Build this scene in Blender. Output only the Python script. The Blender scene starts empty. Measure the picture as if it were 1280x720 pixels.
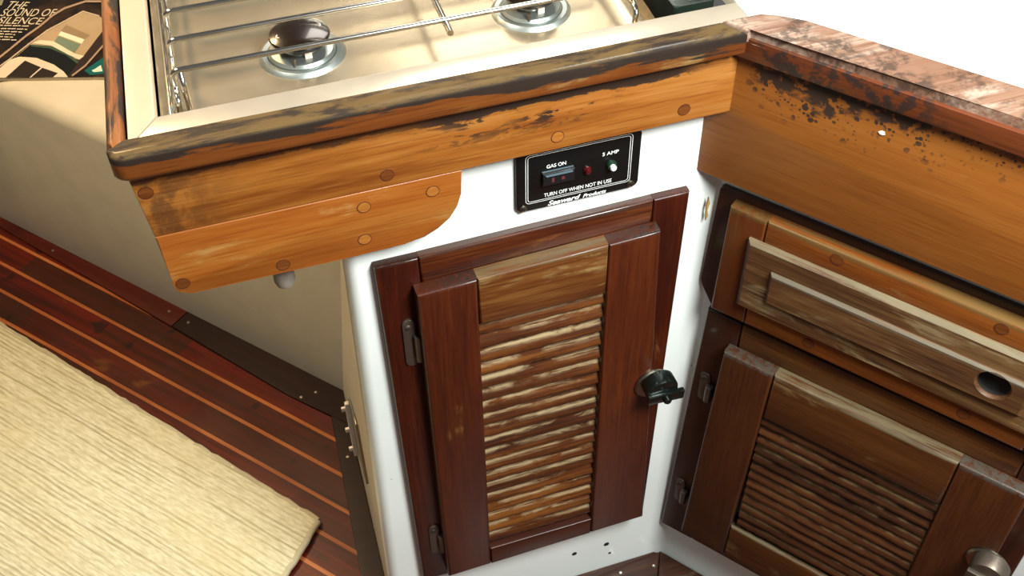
import bpy, bmesh, math, random
from mathutils import Matrix, Vector
random.seed(7)
PI = math.pi
scene = bpy.context.scene
COL = scene.collection

# ------------------------------------------------------------------ frames
def frame(o, u, v, n):
    m = Matrix.Identity(4)
    for i, c in enumerate((u, v, n)):
        for k in range(3): m[k][i] = c[k]
    for k in range(3): m[k][3] = o[k]
    return m
AB = math.radians(-53.2)
UB = (math.cos(AB), math.sin(AB), 0)
NB = (UB[1], -UB[0], 0)
FA = frame((0, 0, 0), (1, 0, 0), (0, 0, 1), (0, -1, 0))        # galley front: x along, y up, z outward
FB = frame((0, 0, 0), UB, (0, 0, 1), NB)                        # angled sink side
FP = Matrix.Identity(4)                                         # plan: x, y, z up
DD = (0.6449, -0.7642, 0); DN = (-0.7642, -0.6449, 0)
FD = frame((-0.363, 0.4285, 0), DD, (-DN[0], -DN[1], 0), (0, 0, 1))   # x along planks, y toward the settee, z up
FDV = frame((-0.363, 0.4285, 0), DD, (0, 0, 1), DN)             # settee front: x along, y up, z outward
# side face of the peninsula (looks to -x): x runs backward, y up, z outward
FC = frame((-0.380, 0, 0), (0, -1, 0), (0, 0, 1), (-1, 0, 0))
ME1 = (0.9607, -0.2774, 0); ME2 = (0.2774, 0.9607, 0)
FM = frame((-0.7692, 0.9304, 0.3605), ME1, ME2, (0, 0, 1))

# ------------------------------------------------------------------ colours and node helpers
def lin(h):
    h = h.lstrip('#'); o = []
    for i in (0, 2, 4):
        c = int(h[i:i+2], 16) / 255
        o.append(c / 12.92 if c <= .04045 else ((c + .055) / 1.055) ** 2.4)
    return (*o, 1)

class NT:
    def __init__(s, name):
        s.m = bpy.data.materials.new(name); s.m.use_nodes = True
        s.t = s.m.node_tree; s.n = s.t.nodes; s.l = s.t.links
        s.b = s.n['Principled BSDF']
    def new(s, typ, **kw):
        n = s.n.new(typ)
        for k, v in kw.items(): setattr(n, k, v)
        return n
    def link(s, a, b): s.l.new(a, b)
    def setin(s, sock, v):
        if hasattr(v, 'is_linked') or isinstance(v, bpy.types.NodeSocket): s.link(v, sock)
        else: sock.default_value = v
    def math(s, op, a, b=0.0, clamp=False):
        n = s.new('ShaderNodeMath', operation=op, use_clamp=clamp)
        s.setin(n.inputs[0], a); s.setin(n.inputs[1], b); return n.outputs[0]
    def mix(s, f, a, b):
        n = s.new('ShaderNodeMix', data_type='RGBA')
        s.setin(n.inputs[0], f); s.setin(n.inputs[6], a); s.setin(n.inputs[7], b); return n.outputs[2]
    def smooth(s, v, a, b, lo=0.0, hi=1.0):
        n = s.new('ShaderNodeMapRange', interpolation_type='SMOOTHSTEP')
        s.setin(n.inputs[0], v); n.inputs[1].default_value = a; n.inputs[2].default_value = b
        n.inputs[3].default_value = lo; n.inputs[4].default_value = hi; return n.outputs[0]
    def coords(s, jitter=True):
        c = s.new('ShaderNodeTexCoord').outputs['Object']
        if not jitter: return c
        oi = s.new('ShaderNodeObjectInfo')
        v = s.new('ShaderNodeVectorMath', operation='SCALE'); v.inputs[0].default_value = (3.1, 1.7, 2.3)
        s.link(oi.outputs['Random'], v.inputs[3])
        a = s.new('ShaderNodeVectorMath', operation='ADD'); s.link(c, a.inputs[0]); s.link(v.outputs[0], a.inputs[1])
        return a.outputs[0]
    def scale(s, c, sc):
        v = s.new('ShaderNodeVectorMath', operation='MULTIPLY'); s.link(c, v.inputs[0]); v.inputs[1].default_value = sc
        return v.outputs[0]
    def noise(s, c, scale, detail=4, rough=.6, dist=0.0):
        n = s.new('ShaderNodeTexNoise'); s.link(c, n.inputs['Vector'])
        n.inputs['Scale'].default_value = scale; n.inputs['Detail'].default_value = detail
        n.inputs['Roughness'].default_value = rough; n.inputs['Distortion'].default_value = dist
        return n.outputs['Fac']
    def xyz(s, c):
        n = s.new('ShaderNodeSeparateXYZ'); s.link(c, n.inputs[0]); return n.outputs
    def bump(s, h, strength, dist=.001):
        n = s.new('ShaderNodeBump'); n.inputs['Strength'].default_value = strength; n.inputs['Distance'].default_value = dist
        s.link(h, n.inputs['Height']); s.link(n.outputs[0], s.b.inputs['Normal'])
    def set(s, **kw):
        for k, v in kw.items(): s.setin(s.b.inputs[k.replace('_', ' ')], v)
        return s

def plain(name, col, rough=.5, metal=0.0, coat=0.0, vary=0.0, bump=0.0, spec=.5):
    t = NT(name); t.set(Roughness=rough, Metallic=metal)
    t.b.inputs['Coat Weight'].default_value = coat
    t.b.inputs['Specular IOR Level'].default_value = spec
    c = t.coords()
    nz = t.noise(c, 22, 5)
    k = lin(col)
    if vary:
        d = tuple(x * (1 - vary) for x in k[:3]) + (1,)
        t.set(Base_Color=t.mix(t.smooth(nz, .35, .65), d, k))
    else: t.set(Base_Color=k)
    if bump: t.bump(t.noise(c, 180, 3), bump)
    return t.m

def wood(name, dark, mid, light, axis='x', nose=None, edge=None, worn=None, worn_amt=0.0, rough=.35, coat=.4, stain=None, gscale=1.0, bump=.25, streak=.5, origin=(0, 0), spec=.5, wornscale=1.0, k=.66, pores=.55):
    """Varnished timber: long streaks along one local axis, optional bare worn patches and mildew/black stains."""
    def lin(h): return tuple(x*k for x in globals()['lin'](h)[:3]) + (1,)
    t = NT(name); c = t.coords()
    along, across = 3.0 * gscale, 46.0 * gscale
    sc = (along, across, across) if axis == 'x' else (across, along, across)
    g = t.scale(c, sc)
    n1 = t.noise(g, 1.0, 6, .65, .6)
    sc2 = tuple(x * 3.6 for x in sc)
    n2 = t.noise(t.scale(c, sc2), 1.0, 4, .7, .3)
    big = t.noise(t.scale(c, (sc[0]*.25+3, sc[1]*.25+3, 8)), 1.0, 3, .5)
    f = t.math('ADD', t.math('MULTIPLY', n1, .65), t.math('MULTIPLY', n2, .35))
    f = t.math('ADD', f, t.math('MULTIPLY', t.math('SUBTRACT', big, .5), .5))
    r = t.new('ShaderNodeValToRGB'); t.link(f, r.inputs[0])
    r.color_ramp.elements[0].position = .5 - .22 * (1 / (.5 + streak)); r.color_ramp.elements[0].color = lin(dark)
    r.color_ramp.elements[1].position = .5 + .24 * (1 / (.5 + streak)); r.color_ramp.elements[1].color = lin(light)
    e = r.color_ramp.elements.new(.5); e.color = lin(mid)
    col = r.outputs[0]; rg = rough
    fine = (14, 420, 420) if axis == 'x' else (420, 14, 420)
    pore = t.noise(t.scale(c, fine), 1.0, 3, .6)
    col = t.mix(t.math('MULTIPLY', t.smooth(pore, .54, .66), pores), col, lin(dark))
    col = t.mix(t.math('MULTIPLY', t.smooth(pore, .44, .34), pores*.5), col, lin(light))
    if worn:
        w1 = t.noise(t.scale(c, (9*wornscale, 22*wornscale, 22*wornscale) if axis == 'x' else (22*wornscale, 9*wornscale, 22*wornscale)), 1.0, 5, .6, .4)
        w = t.math('MULTIPLY', t.smooth(w1, .62 - .3 * worn_amt, .74 - .3 * worn_amt), t.smooth(n2, .36, .6))
        if nose:
            ph = t.math('FRACT', t.math('DIVIDE', t.math('SUBTRACT', nose[0], t.xyz(t.coords(False))[1]), nose[1]))
            w = t.math('MULTIPLY', w, t.smooth(t.math('ABSOLUTE', t.math('SUBTRACT', ph, .62)), .34, .10))
        col = t.mix(w, col, lin(worn)); rg = t.math('ADD', t.math('MULTIPLY', w, .35), rough)
    if edge:
        ey = t.xyz(t.coords(False))[1]
        ew = t.math('ADD', ey, t.math('MULTIPLY', t.math('SUBTRACT', n1, .5), edge[2]))
        ew = t.math('MULTIPLY', t.smooth(ew, edge[0]-.0065, edge[0]-.0035), t.smooth(n2, .36, .56))
        col = t.mix(t.math('MULTIPLY', ew, .9), col, lin(edge[1])); rg = t.math('SUBTRACT', rg, t.math('MULTIPLY', ew, .16))
    h = f
    if stain:
        oc = t.coords(False)
        for m in stain(t, oc, origin):
            col = t.mix(m[0], col, lin(m[1])); rg = t.math('ADD', rg, t.math('MULTIPLY', m[0], .2))
    t.set(Base_Color=col, Roughness=rg)
    t.b.inputs['Coat Weight'].default_value = coat; t.b.inputs['Coat Roughness'].default_value = .12
    t.b.inputs['Specular IOR Level'].default_value = spec
    t.bump(h, bump, .0012)
    return t.m

# ------------------------------------------------------------------ mesh helpers
def link(name, me, mat, M, parent=None):
    o = bpy.data.objects.new(name, me); COL.objects.link(o)
    if mat: me.materials.append(mat)
    if parent is not None:
        o.parent = parent; o.matrix_parent_inverse = Matrix.Identity(4)
        o.matrix_local = parent_world(parent).inverted() @ M
    else: o.matrix_world = M
    o['_w'] = [x for row in M for x in row]
    return o
def parent_world(o):
    w = list(o['_w']); return Matrix([w[0:4], w[4:8], w[8:12], w[12:16]])

def finish(bm, name, mat, M, parent=None, at=None, smooth=True, angle=35):
    """bm is in frame M's coordinates; the object's origin is put at `at` (default: low middle of its box)."""
    xs = [v.co for v in bm.verts]
    if at is None:
        lo = [min(v[i] for v in xs) for i in range(3)]; hi = [max(v[i] for v in xs) for i in range(3)]
        at = ((lo[0]+hi[0])/2, (lo[1]+hi[1])/2, lo[2])
    at = Vector(at)
    for v in bm.verts: v.co -= at
    bmesh.ops.recalc_face_normals(bm, faces=bm.faces[:])
    me = bpy.data.meshes.new(name); bm.to_mesh(me); bm.free()
    if smooth:
        for p in me.polygons: p.use_smooth = True
        me.set_sharp_from_angle(angle=math.radians(angle))
    return link(name, me, mat, M @ Matrix.Translation(at), parent)

def empty(name, M, at, label, cat, group=None):
    o = bpy.data.objects.new(name, None); COL.objects.link(o)
    W = M @ Matrix.Translation(Vector(at)); o.matrix_world = W; o.empty_display_size = .02
    o['_w'] = [x for row in W for x in row]
    tag(o, label, cat, group); return o
def tag(o, label, cat=None, group=None):
    o['label'] = label
    if cat: o['category'] = cat
    if group: o['group'] = group
    return o
def struct(o, label=None):
    o['kind'] = 'structure'
    if label: o['label'] = label
    return o

def add_prism(bm, pts, z0, z1, bevel=0.0, seg=3, which='top'):
    """polygon in local x,y extruded from z0 to z1; which edges get rounded: top rim, all, or the vertical ones too"""
    b = bmesh.new()
    lo = [b.verts.new((p[0], p[1], z0)) for p in pts]; hi = [b.verts.new((p[0], p[1], z1)) for p in pts]
    n = len(pts)
    b.faces.new(lo[::-1]); b.faces.new(hi)
    for i in range(n): b.faces.new((lo[i], lo[(i+1) % n], hi[(i+1) % n], hi[i]))
    if bevel:
        b.edges.ensure_lookup_table()
        if which == 'top': es = [e for e in b.edges if all(abs(v.co.z - z1) < 1e-7 for v in e.verts)]
        elif which == 'all': es = list(b.edges)
        else: es = [e for e in b.edges if abs(e.verts[0].co.z - e.verts[1].co.z) < 1e-7]
        bmesh.ops.bevel(b, geom=es, offset=bevel, segments=seg, profile=.5, affect='EDGES', clamp_overlap=True)
    join(bm, b)
def join(bm, b):
    me = bpy.data.meshes.new('tmp'); b.to_mesh(me); b.free(); bm.from_mesh(me); bpy.data.meshes.remove(me)
def rect(x0, y0, x1, y1): return [(x0, y0), (x1, y0), (x1, y1), (x0, y1)]
def rounded(pts, radii, seg=6):
    out = []; n = len(pts)
    for i in range(n):
        p = Vector(pts[i]); r = radii[i] if isinstance(radii, (list, tuple)) else radii
        if not r: out.append(tuple(p)); continue
        a = (Vector(pts[i-1]) - p).normalized(); c = (Vector(pts[(i+1) % n]) - p).normalized()
        half = math.acos(max(-1, min(1, a.dot(c)))) / 2
        d = r / math.tan(half); t0 = p + a*d; t1 = p + c*d
        ctr = p + (a + c).normalized() * (r / math.sin(half))
        a0 = math.atan2(t0.y-ctr.y, t0.x-ctr.x); a1 = math.atan2(t1.y-ctr.y, t1.x-ctr.x)
        da = (a1 - a0 + PI) % (2*PI) - PI
        for k in range(seg+1):
            q = a0 + da*k/seg; out.append((ctr.x + r*math.cos(q), ctr.y + r*math.sin(q)))
    return out
def prism(name, pts, z0, z1, mat, M, parent=None, bevel=0.0, seg=3, which='top', at=None):
    bm = bmesh.new(); add_prism(bm, pts, z0, z1, bevel, seg, which)
    return finish(bm, name, mat, M, parent, at)
def circ(x, y, r, n=20, ry=None):
    ry = ry or r
    return [(x + r*math.cos(2*PI*k/n), y + ry*math.sin(2*PI*k/n)) for k in range(n)]
def add_lathe(bm, prof, c=(0, 0, 0), n=40, sweep=2*PI):
    """prof: list of (r, z), revolved about local z through c"""
    rings = []
    for r, z in prof:
        if r < 1e-6: rings.append([bm.verts.new((c[0], c[1], c[2]+z))])
        else: rings.append([bm.verts.new((c[0]+r*math.cos(2*PI*k/n), c[1]+r*math.sin(2*PI*k/n), c[2]+z)) for k in range(n)])
    for a, b in zip(rings, rings[1:]):
        for k in range(n):
            k2 = (k+1) % n
            if len(a) == 1 and len(b) > 1: bm.faces.new((a[0], b[k], b[k2]))
            elif len(b) == 1 and len(a) > 1: bm.faces.new((a[k], b[0], a[k2]))
            elif len(a) > 1: bm.faces.new((a[k], b[k], b[k2], a[k2]))
def lathe(name, prof, c, mat, M, parent=None, n=40):
    bm = bmesh.new(); add_lathe(bm, prof, c, n); return finish(bm, name, mat, M, parent)
def add_tube(bm, pts, r, n=12, caps=True):
    pts = [Vector(p) for p in pts]; rings = []
    up = Vector((0, 0, 1))
    for i, p in enumerate(pts):
        d = (pts[min(i+1, len(pts)-1)] - pts[max(i-1, 0)]).normalized()
        if i == 0:
            s = d.cross(up); s = s if s.length > 1e-3 else d.cross(Vector((1, 0, 0)))
        else: s = s - d * s.dot(d)
        s.normalize(); t = d.cross(s)
        rings.append([bm.verts.new(p + (s*math.cos(2*PI*k/n) + t*math.sin(2*PI*k/n))*r) for k in range(n)])
    for a, b in zip(rings, rings[1:]):
        for k in range(n): bm.faces.new((a[k], a[(k+1) % n], b[(k+1) % n], b[k]))
    if caps: bm.faces.new(rings[0][::-1]); bm.faces.new(rings[-1])
def arc_path(pts, r, seg=6):
    """3-D polyline with its corners rounded"""
    P = [Vector(p) for p in pts]; out = [P[0]]
    for i in range(1, len(P)-1):
        a = (P[i-1]-P[i]).normalized(); c = (P[i+1]-P[i]).normalized()
        for k in range(seg+1):
            t = k/seg
            q0 = P[i] + a*r*(1-t); q1 = P[i] + c*r*t
            out.append(q0*(1-t) + q1*t)
    out.append(P[-1]); return out
def tube(name, pts, r, mat, M, parent=None, n=12):
    bm = bmesh.new(); add_tube(bm, pts, r, n); return finish(bm, name, mat, M, parent)

def lettering(name, text, mat, M, base, width, height, off, parent, shear=0.0, bold=0.0, dirv=(1, 0), depth=.0002):
    """flat letters fitted to a width and cap height, baseline starting at base in frame M"""
    cu = bpy.data.curves.new('letters', 'FONT'); cu.body = text; cu.size = 1; cu.offset = bold; cu.shear = shear; cu.resolution_u = 4
    cu.extrude = 0.0
    tmp = bpy.data.objects.new('letters', cu); COL.objects.link(tmp)
    bpy.context.view_layer.update()
    me = bpy.data.meshes.new_from_object(tmp.evaluated_get(bpy.context.evaluated_depsgraph_get()))
    bpy.data.objects.remove(tmp); bpy.data.curves.remove(cu)
    xs = [v.co.x for v in me.vertices]; ys = [v.co.y for v in me.vertices]
    x0, x1, y1 = min(xs), max(xs), max(max(ys), .01)
    d = Vector((dirv[0], dirv[1])).normalized(); nrm = Vector((-d.y, d.x))
    for v in me.vertices:
        px = (v.co.x - x0) / (x1 - x0) * width; py = v.co.y / y1 * height
        q = d*px + nrm*py; v.co = (q.x, q.y, 0)
    return link(name, me, mat, M @ Matrix.Translation(Vector((base[0], base[1], off + depth))), parent)

# ------------------------------------------------------------------ materials
def stain_fascia_a(t, c, o):
    x, y, z = t.xyz(c)
    y = t.math('ADD', y, o[1]); x = t.math('ADD', x, o[0])
    n = t.noise(t.scale(c, (40, 130, 30)), 1, 6, .7, .3)
    nl = t.noise(t.scale(c, (9, 30, 10)), 1, 4, .6)
    # black line hugging the rail, ragged underneath, with flecks below it right of the middle
    d = t.math('ADD', y, t.math('MULTIPLY', t.math('SUBTRACT', nl, .5), .020))
    d = t.math('ADD', d, t.math('MULTIPLY', t.math('SUBTRACT', n, .5), .016))
    top = t.math('MULTIPLY', t.smooth(d, .8375, .8395), t.smooth(x, -.36, -.27))
    top = t.math('MULTIPLY', top, t.smooth(x, -.03, -.07))
    thin = t.math('MULTIPLY', t.smooth(d, .8415, .8440), .75)
    fl = t.math('MULTIPLY', t.smooth(n, .525, .555), t.math('MULTIPLY', t.smooth(d, .808, .828), t.smooth(nl, .40, .50)))
    fl = t.math('MULTIPLY', fl, t.smooth(x, -.34, -.25))
    fl = t.math('MULTIPLY', fl, t.smooth(x, -.10, -.16))
    corner = t.math('MULTIPLY', t.smooth(x, -.43, -.515), t.smooth(t.noise(t.scale(c, (50, 30, 30)), 1, 4), .45, .62))
    corner = t.math('MULTIPLY', corner, .6)
    m = t.math('MAXIMUM', t.math('MAXIMUM', t.math('MAXIMUM', top, fl), thin), corner)
    return [(t.math('MULTIPLY', m, .95), '#2a1b14')]
def stain_rail_a(t, c, o, axis=0):
    p = t.xyz(c); z = p[2]
    sc = (14, 70, 90) if axis == 0 else (70, 14, 90)
    sl = (3.6, 20, 30) if axis == 0 else (20, 5.5, 30)
    n = t.noise(t.scale(c, sc), 1, 6, .7, .3)
    nl = t.noise(t.scale(c, sl), 1, 5, .65, .4)
    d = t.math('ADD', z, t.math('MULTIPLY', t.math('SUBTRACT', nl, .5), .050))
    d = t.math('ADD', d, t.math('MULTIPLY', t.math('SUBTRACT', n, .5), .016))
    m = t.math('MULTIPLY', t.smooth(d, .0105, .0135), t.smooth(n, .68, .58))
    # bare silvered timber on the flat top, broken by dark flecks
    g = t.math('MULTIPLY', t.smooth(z, .0205, .0232), t.smooth(n, .40, .55))
    return [(t.math('MULTIPLY', m, .93), '#27221c'), (t.math('MULTIPLY', g, .8), '#7e6236')]
def stain_rail_l(t, c, o):
    n = t.noise(t.scale(c, (70, 14, 90)), 1, 6, .7, .3)
    nl = t.noise(t.scale(c, (34, 7, 30)), 1, 5, .65, .4)
    m = t.math('MULTIPLY', t.smooth(nl, .44, .52), t.smooth(n, .66, .56))
    return [(t.math('MULTIPLY', m, .93), '#27221c')]
def spots(t, c, scale, lo, hi):
    v = t.new('ShaderNodeTexVoronoi'); t.link(c, v.inputs['Vector']); v.inputs['Scale'].default_value = scale
    r = t.xyz(v.outputs['Color'])[0]
    rad = t.math('ADD', lo, t.math('MULTIPLY', t.math('MULTIPLY', r, r), hi))
    wob = t.math('MULTIPLY', t.math('SUBTRACT', t.noise(c, scale*2.2, 2, .5), .5), .35)
    return t.smooth(t.math('SUBTRACT', t.math('ADD', v.outputs['Distance'], wob), rad), .05, -.05)
def stain_fascia_b(t, c, o):
    x, y, z = t.xyz(c)
    y = t.math('ADD', y, o[1]); x = t.math('ADD', x, o[0])
    n = t.noise(t.scale(c, (75, 75, 30)), 1, 4, .6, .2)
    nl = t.noise(t.scale(c, (26, 40, 20)), 1, 5, .65)
    d = t.math('ADD', y, t.math('MULTIPLY', t.math('SUBTRACT', nl, .5), .07))
    # the patch thins out to the right and hangs lower in its middle
    d = t.math('SUBTRACT', d, t.math('MULTIPLY', t.math('ABSOLUTE', t.math('SUBTRACT', x, .085)), .16))
    a = t.smooth(x, .008, .035)
    band = t.math('MULTIPLY', t.math('MULTIPLY', t.smooth(d, .818, .828), a), t.smooth(n, .40, .47))
    s1 = t.math('MULTIPLY', spots(t, c, 130, .06, .42), t.smooth(d, .785, .812))
    s2 = t.math('MULTIPLY', spots(t, c, 260, .05, .42), t.smooth(d, .790, .815))
    sp = t.math('MULTIPLY', t.math('MAXIMUM', s1, s2), t.math('MULTIPLY', a, t.smooth(nl, .38, .48)))
    return [(t.math('MULTIPLY', t.math('MAXIMUM', band, sp), .93), '#2a211c')]
def stain_face_b(t, c, o):
    x, y, z = t.xyz(c)
    x = t.math('ADD', x, o[0])
    n = t.noise(t.scale(c, (75, 75, 30)), 1, 4, .6, .2)
    nl = t.noise(t.scale(c, (24, 40, 20)), 1, 4, .6)
    a = t.math('MULTIPLY', t.smooth(x, .0, .05), t.smooth(x, .22, .15))
    m = t.math('MULTIPLY', t.math('MULTIPLY', t.smooth(n, .46, .54), t.smooth(nl, .40, .5)), a)
    return [(t.math('MULTIPLY', m, .9), '#2a211c')]
def stain_rail_b(t, c, o):
    n = t.noise(t.scale(c, (110, 110, 60)), 1, 6, .7, .3)
    n2 = t.noise(t.scale(c, (24, 24, 30)), 1, 4, .6, .3)
    m = t.math('MULTIPLY', t.smooth(n2, .46, .58), t.smooth(n, .40, .55))
    return [(t.math('MULTIPLY', m, .8), '#4a3a30')]

W = {}
W['fascia_a'] = wood('orange_teak_stained', '#8f4a16', '#b86f2a', '#d08f48', stain=stain_fascia_a, origin=(-.27, .8235), rough=.4, coat=.2, streak=.7, k=.62)
W['lower_a'] = wood('orange_teak', '#964a14', '#b56420', '#cc8438', rough=.4, coat=.2, worn='#c89048', worn_amt=.12, streak=.4, k=.60)
W['rail_a'] = wood('weathered_teak_rail', '#54260c', '#7c3f15', '#9c5a24', stain=stain_rail_a, worn='#b08a50', worn_amt=.2, rough=.5, coat=.08, spec=.3, k=.6, streak=.4)
W['rail_l'] = wood('weathered_teak_rail_left', '#6a3413', '#98521f', '#b8743a', axis='y', stain=stain_rail_l, worn='#a08058', worn_amt=.5, rough=.5, coat=.08, spec=.3, k=.6, streak=.5)
W['fascia_b'] = wood('brown_orange_teak_mildewed', '#93511c', '#ab6424', '#bd7834', stain=stain_fascia_b, origin=(.20, .7785), rough=.42, coat=.25, streak=.1)
W['face_b'] = wood('red_brown_teak_rail_face', '#5a2a10', '#74381a', '#8a4a22', stain=stain_face_b, origin=(.20, .8), rough=.42, coat=.3, streak=.3)
W['rail_b'] = wood('pinkish_worn_teak_rail', '#7d5038', '#9d7660', '#b8947e', stain=stain_rail_b, worn='#c8ac98', worn_amt=.3, rough=.3, coat=.4, streak=.1)
W['mahog_v'] = wood('dark_red_stile', '#40160a', '#5c260e', '#743614', axis='y', rough=.42, coat=.06, streak=.3, worn='#9a6430', worn_amt=-.08, k=.60, spec=.35, edge=(.258, '#33261f', .004))
W['frame_v'] = wood('dark_frame_stile', '#300c04', '#4a1807', '#68290c', axis='y', rough=.4, coat=.08, streak=.6, worn='#8a5426', worn_amt=.1, k=.56, spec=.35, edge=(.283, '#33261f', .004))
W['frame_h'] = wood('dark_frame_rail', '#34120a', '#5a2610', '#86481e', rough=.38, coat=.2, streak=.8, worn='#9a6430', worn_amt=.2, k=.6, spec=.35, edge=(.0205, '#4a342a', .004))
W['rail_door'] = wood('faded_door_rail', '#52260e', '#76401a', '#9c6832', rough=.42, coat=.15, streak=.8, worn='#b4925a', worn_amt=.42, k=.6, spec=.35, edge=(.0345, '#74603f', .006))
W['rail_door_low'] = wood('red_door_rail', '#3c160a', '#56260f', '#6e3618', rough=.4, coat=.15, streak=.4, worn='#8a5a2c', worn_amt=.02, k=.56, spec=.35)
W['slats'] = wood('worn_louvre_timber', '#3a1806', '#62300e', '#98591f', rough=.5, coat=.08, streak=.9, worn='#cdb184', worn_amt=.72, wornscale=1.6, k=.6, spec=.35, bump=.5, nose=(0.421436, 0.021263))
W['slats_b'] = wood('brown_louvre_timber', '#381a09', '#5a3012', '#7c4820', rough=.5, coat=.08, streak=.7, worn='#b0925e', worn_amt=.6, wornscale=1.4, k=.5, spec=.35, bump=.5, nose=(0.232814, 0.016846))
W['door_b'] = wood('brown_door_timber_upright', '#42200c', '#5c3014', '#74421e', axis='y', rough=.42, coat=.15, streak=.2, k=.5, spec=.35, edge=(.1838, '#5c544a', .003))
W['door_b_h'] = wood('brown_door_timber', '#48230d', '#6a3c17', '#855026', rough=.42, coat=.15, streak=.4, worn='#a08050', worn_amt=.08, k=.52, spec=.35, edge=(.0368, '#85765a', .004))
W['frame_b'] = wood('umber_frame', '#2c140b', '#3d1d10', '#522a16', axis='y', rough=.4, coat=.3, streak=.1)
W['raised_in'] = wood('bleached_teak_inner_panel', '#46260c', '#744820', '#9c7240', rough=.6, coat=.0, streak=1.0, worn='#b89a68', worn_amt=.35, bump=.8, k=.52, edge=(.0205, '#857a66', .003))
W['frame_b_h'] = wood('umber_frame_rail', '#3c1c0b', '#6a3a16', '#8e5a2a', rough=.4, coat=.2, streak=.7, k=.52, spec=.35)
W['drawer'] = wood('orange_brown_drawer', '#703410', '#9c521a', '#b87030', rough=.4, coat=.2, streak=.4, worn='#c09a62', worn_amt=.02, k=.54, spec=.35, edge=(.017, '#86683c', .006))
W['drawer_v'] = wood('orange_brown_drawer_upright', '#602c0e', '#7c3f18', '#924e20', axis='y', rough=.4, coat=.2, streak=.2, k=.5, spec=.35, edge=(.0725, '#7a5c34', .004))
W['raised'] = wood('bleached_teak_panel', '#46260c', '#744820', '#9c7240', rough=.6, coat=.0, streak=1.0, worn='#b89a68', worn_amt=.35, bump=.8, k=.52, edge=(.046, '#968666', .004))
W['trim_red'] = wood('red_floor_border', '#3c0f08', '#531a0d', '#6d2614', rough=.35, coat=.08, spec=.3, streak=.1)
W['trim_dark'] = wood('dark_floor_border', '#180904', '#240e06', '#34160a', rough=.55, coat=.08, spec=.3, streak=.2)
W['trim_corner'] = wood('teak_sole_border', '#1c0d06', '#3a1c0d', '#5a3016', rough=.5, coat=.05, streak=.8, worn='#6a5a48', worn_amt=.15, spec=.3)
W['box'] = wood('brown_carcass_ply', '#3a2010', '#54331c', '#6a4428', rough=.6, coat=0, streak=.2)
W['plug_dark'] = wood('dark_wood_plug', '#5a2a10', '#7a4018', '#8f5222', gscale=2, rough=.4, coat=.2)
W['plug_light'] = wood('pale_wood_plug', '#a85e22', '#c27a32', '#cf8c44', gscale=2, rough=.4, coat=.2)
GAP = plain('plug_ring_line', '#4a2008', .7)  # thin dark brown ring round each wood plug

def white_paint():
    t = NT('white_gelcoat'); c = t.coords()
    n = t.noise(t.scale(c, (6, 6, 6)), 1, 4, .5)
    sp = t.noise(t.scale(c, (90, 90, 90)), 1, 2, .5)
    col = t.mix(t.smooth(n, .35, .7), lin('#e9eee9'), lin('#f1f4f0'))
    col = t.mix(t.smooth(sp, .74, .78), col, lin('#8d9086'))
    t.set(Base_Color=col, Roughness=.3); t.bump(t.noise(c, 40, 2), .05)
    return t.m
WHITE = white_paint()
CREAM = plain('cream_settee_gelcoat', '#cfc5ae', .38, vary=.06, bump=.03)
LAM = plain('warm_lit_counter_laminate', '#b4a085', .3, vary=.04)  # white laminate with the warm lamplight mixed into its colour
LAM_W = plain('white_worktop_laminate', '#cdd1ce', .35, vary=.08)
def steel(name, col, rough, metal=1.0):
    t = NT(name); c = t.coords()
    s = t.noise(t.scale(c, (4, 260, 40)), 1, 3, .5)
    cl = t.noise(t.scale(c, (14, 14, 14)), 1, 4, .6)
    k = lin(col)
    t.set(Base_Color=t.mix(t.smooth(cl, .3, .7), tuple(x*.86 for x in k[:3])+(1,), k), Metallic=metal,
          Roughness=t.math('ADD', t.math('MULTIPLY', cl, .08), rough))
    t.bump(s, .02, .0002)
    return t.m
PAN = steel('brushed_stainless', '#c6b598', .2, .75)
STRIP = steel('stainless_flange', '#d6c9b4', .2, .55)
CHROME = steel('chrome_rod', '#c9c6be', .12)
ALU = steel('grey_alloy', '#a9b0ab', .34, .85)
PEWTER = plain('dull_pewter', '#6e6257', .45, .75, vary=.3, bump=.3)
NICKEL = steel('nickel', '#8f8878', .26)
GUN = plain('dark_green_gunmetal', '#2b332e', .25, .8, coat=.5, vary=.3)
BLACK = plain('black_plastic', '#0b0c0b', .35, vary=.2)
SWITCH = plain('dark_switch_rocker', '#161819', .3)
SWITCHEDGE = plain('blue_grey_switch_edge', '#46565d', .3)
ENAMEL = plain('black_brown_enamel', '#1c0e05', .22, coat=.5, vary=.4)
INK = plain('white_print', '#f2f2ee', .6)
REDLED = plain('red_lens', '#4a0a0e', .15, coat=.6)
GREENRING = plain('dark_green_ring', '#16301f', .35)
BUTTON = plain('white_button', '#f4f4f0', .3)
PEG = plain('white_plastic', '#e9dccf', .4)
PAPER = plain('paper_edges', '#c9b99a', .7)
CHIP = plain('white_chip', '#f4f4f0', .6)
BARE = plain('bare_ply', '#a98645', .7, vary=.4)
BOLT = plain('chalky_bolt_cap', '#968a7c', .7, vary=.35, bump=.4)
DGREEN = plain('dark_green_tin', '#16241d', .35, vary=.3)
HOLE = plain('black_hole', '#15110d', .8)
GREY = plain('grey_putty', '#6b685c', .6)

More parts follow.
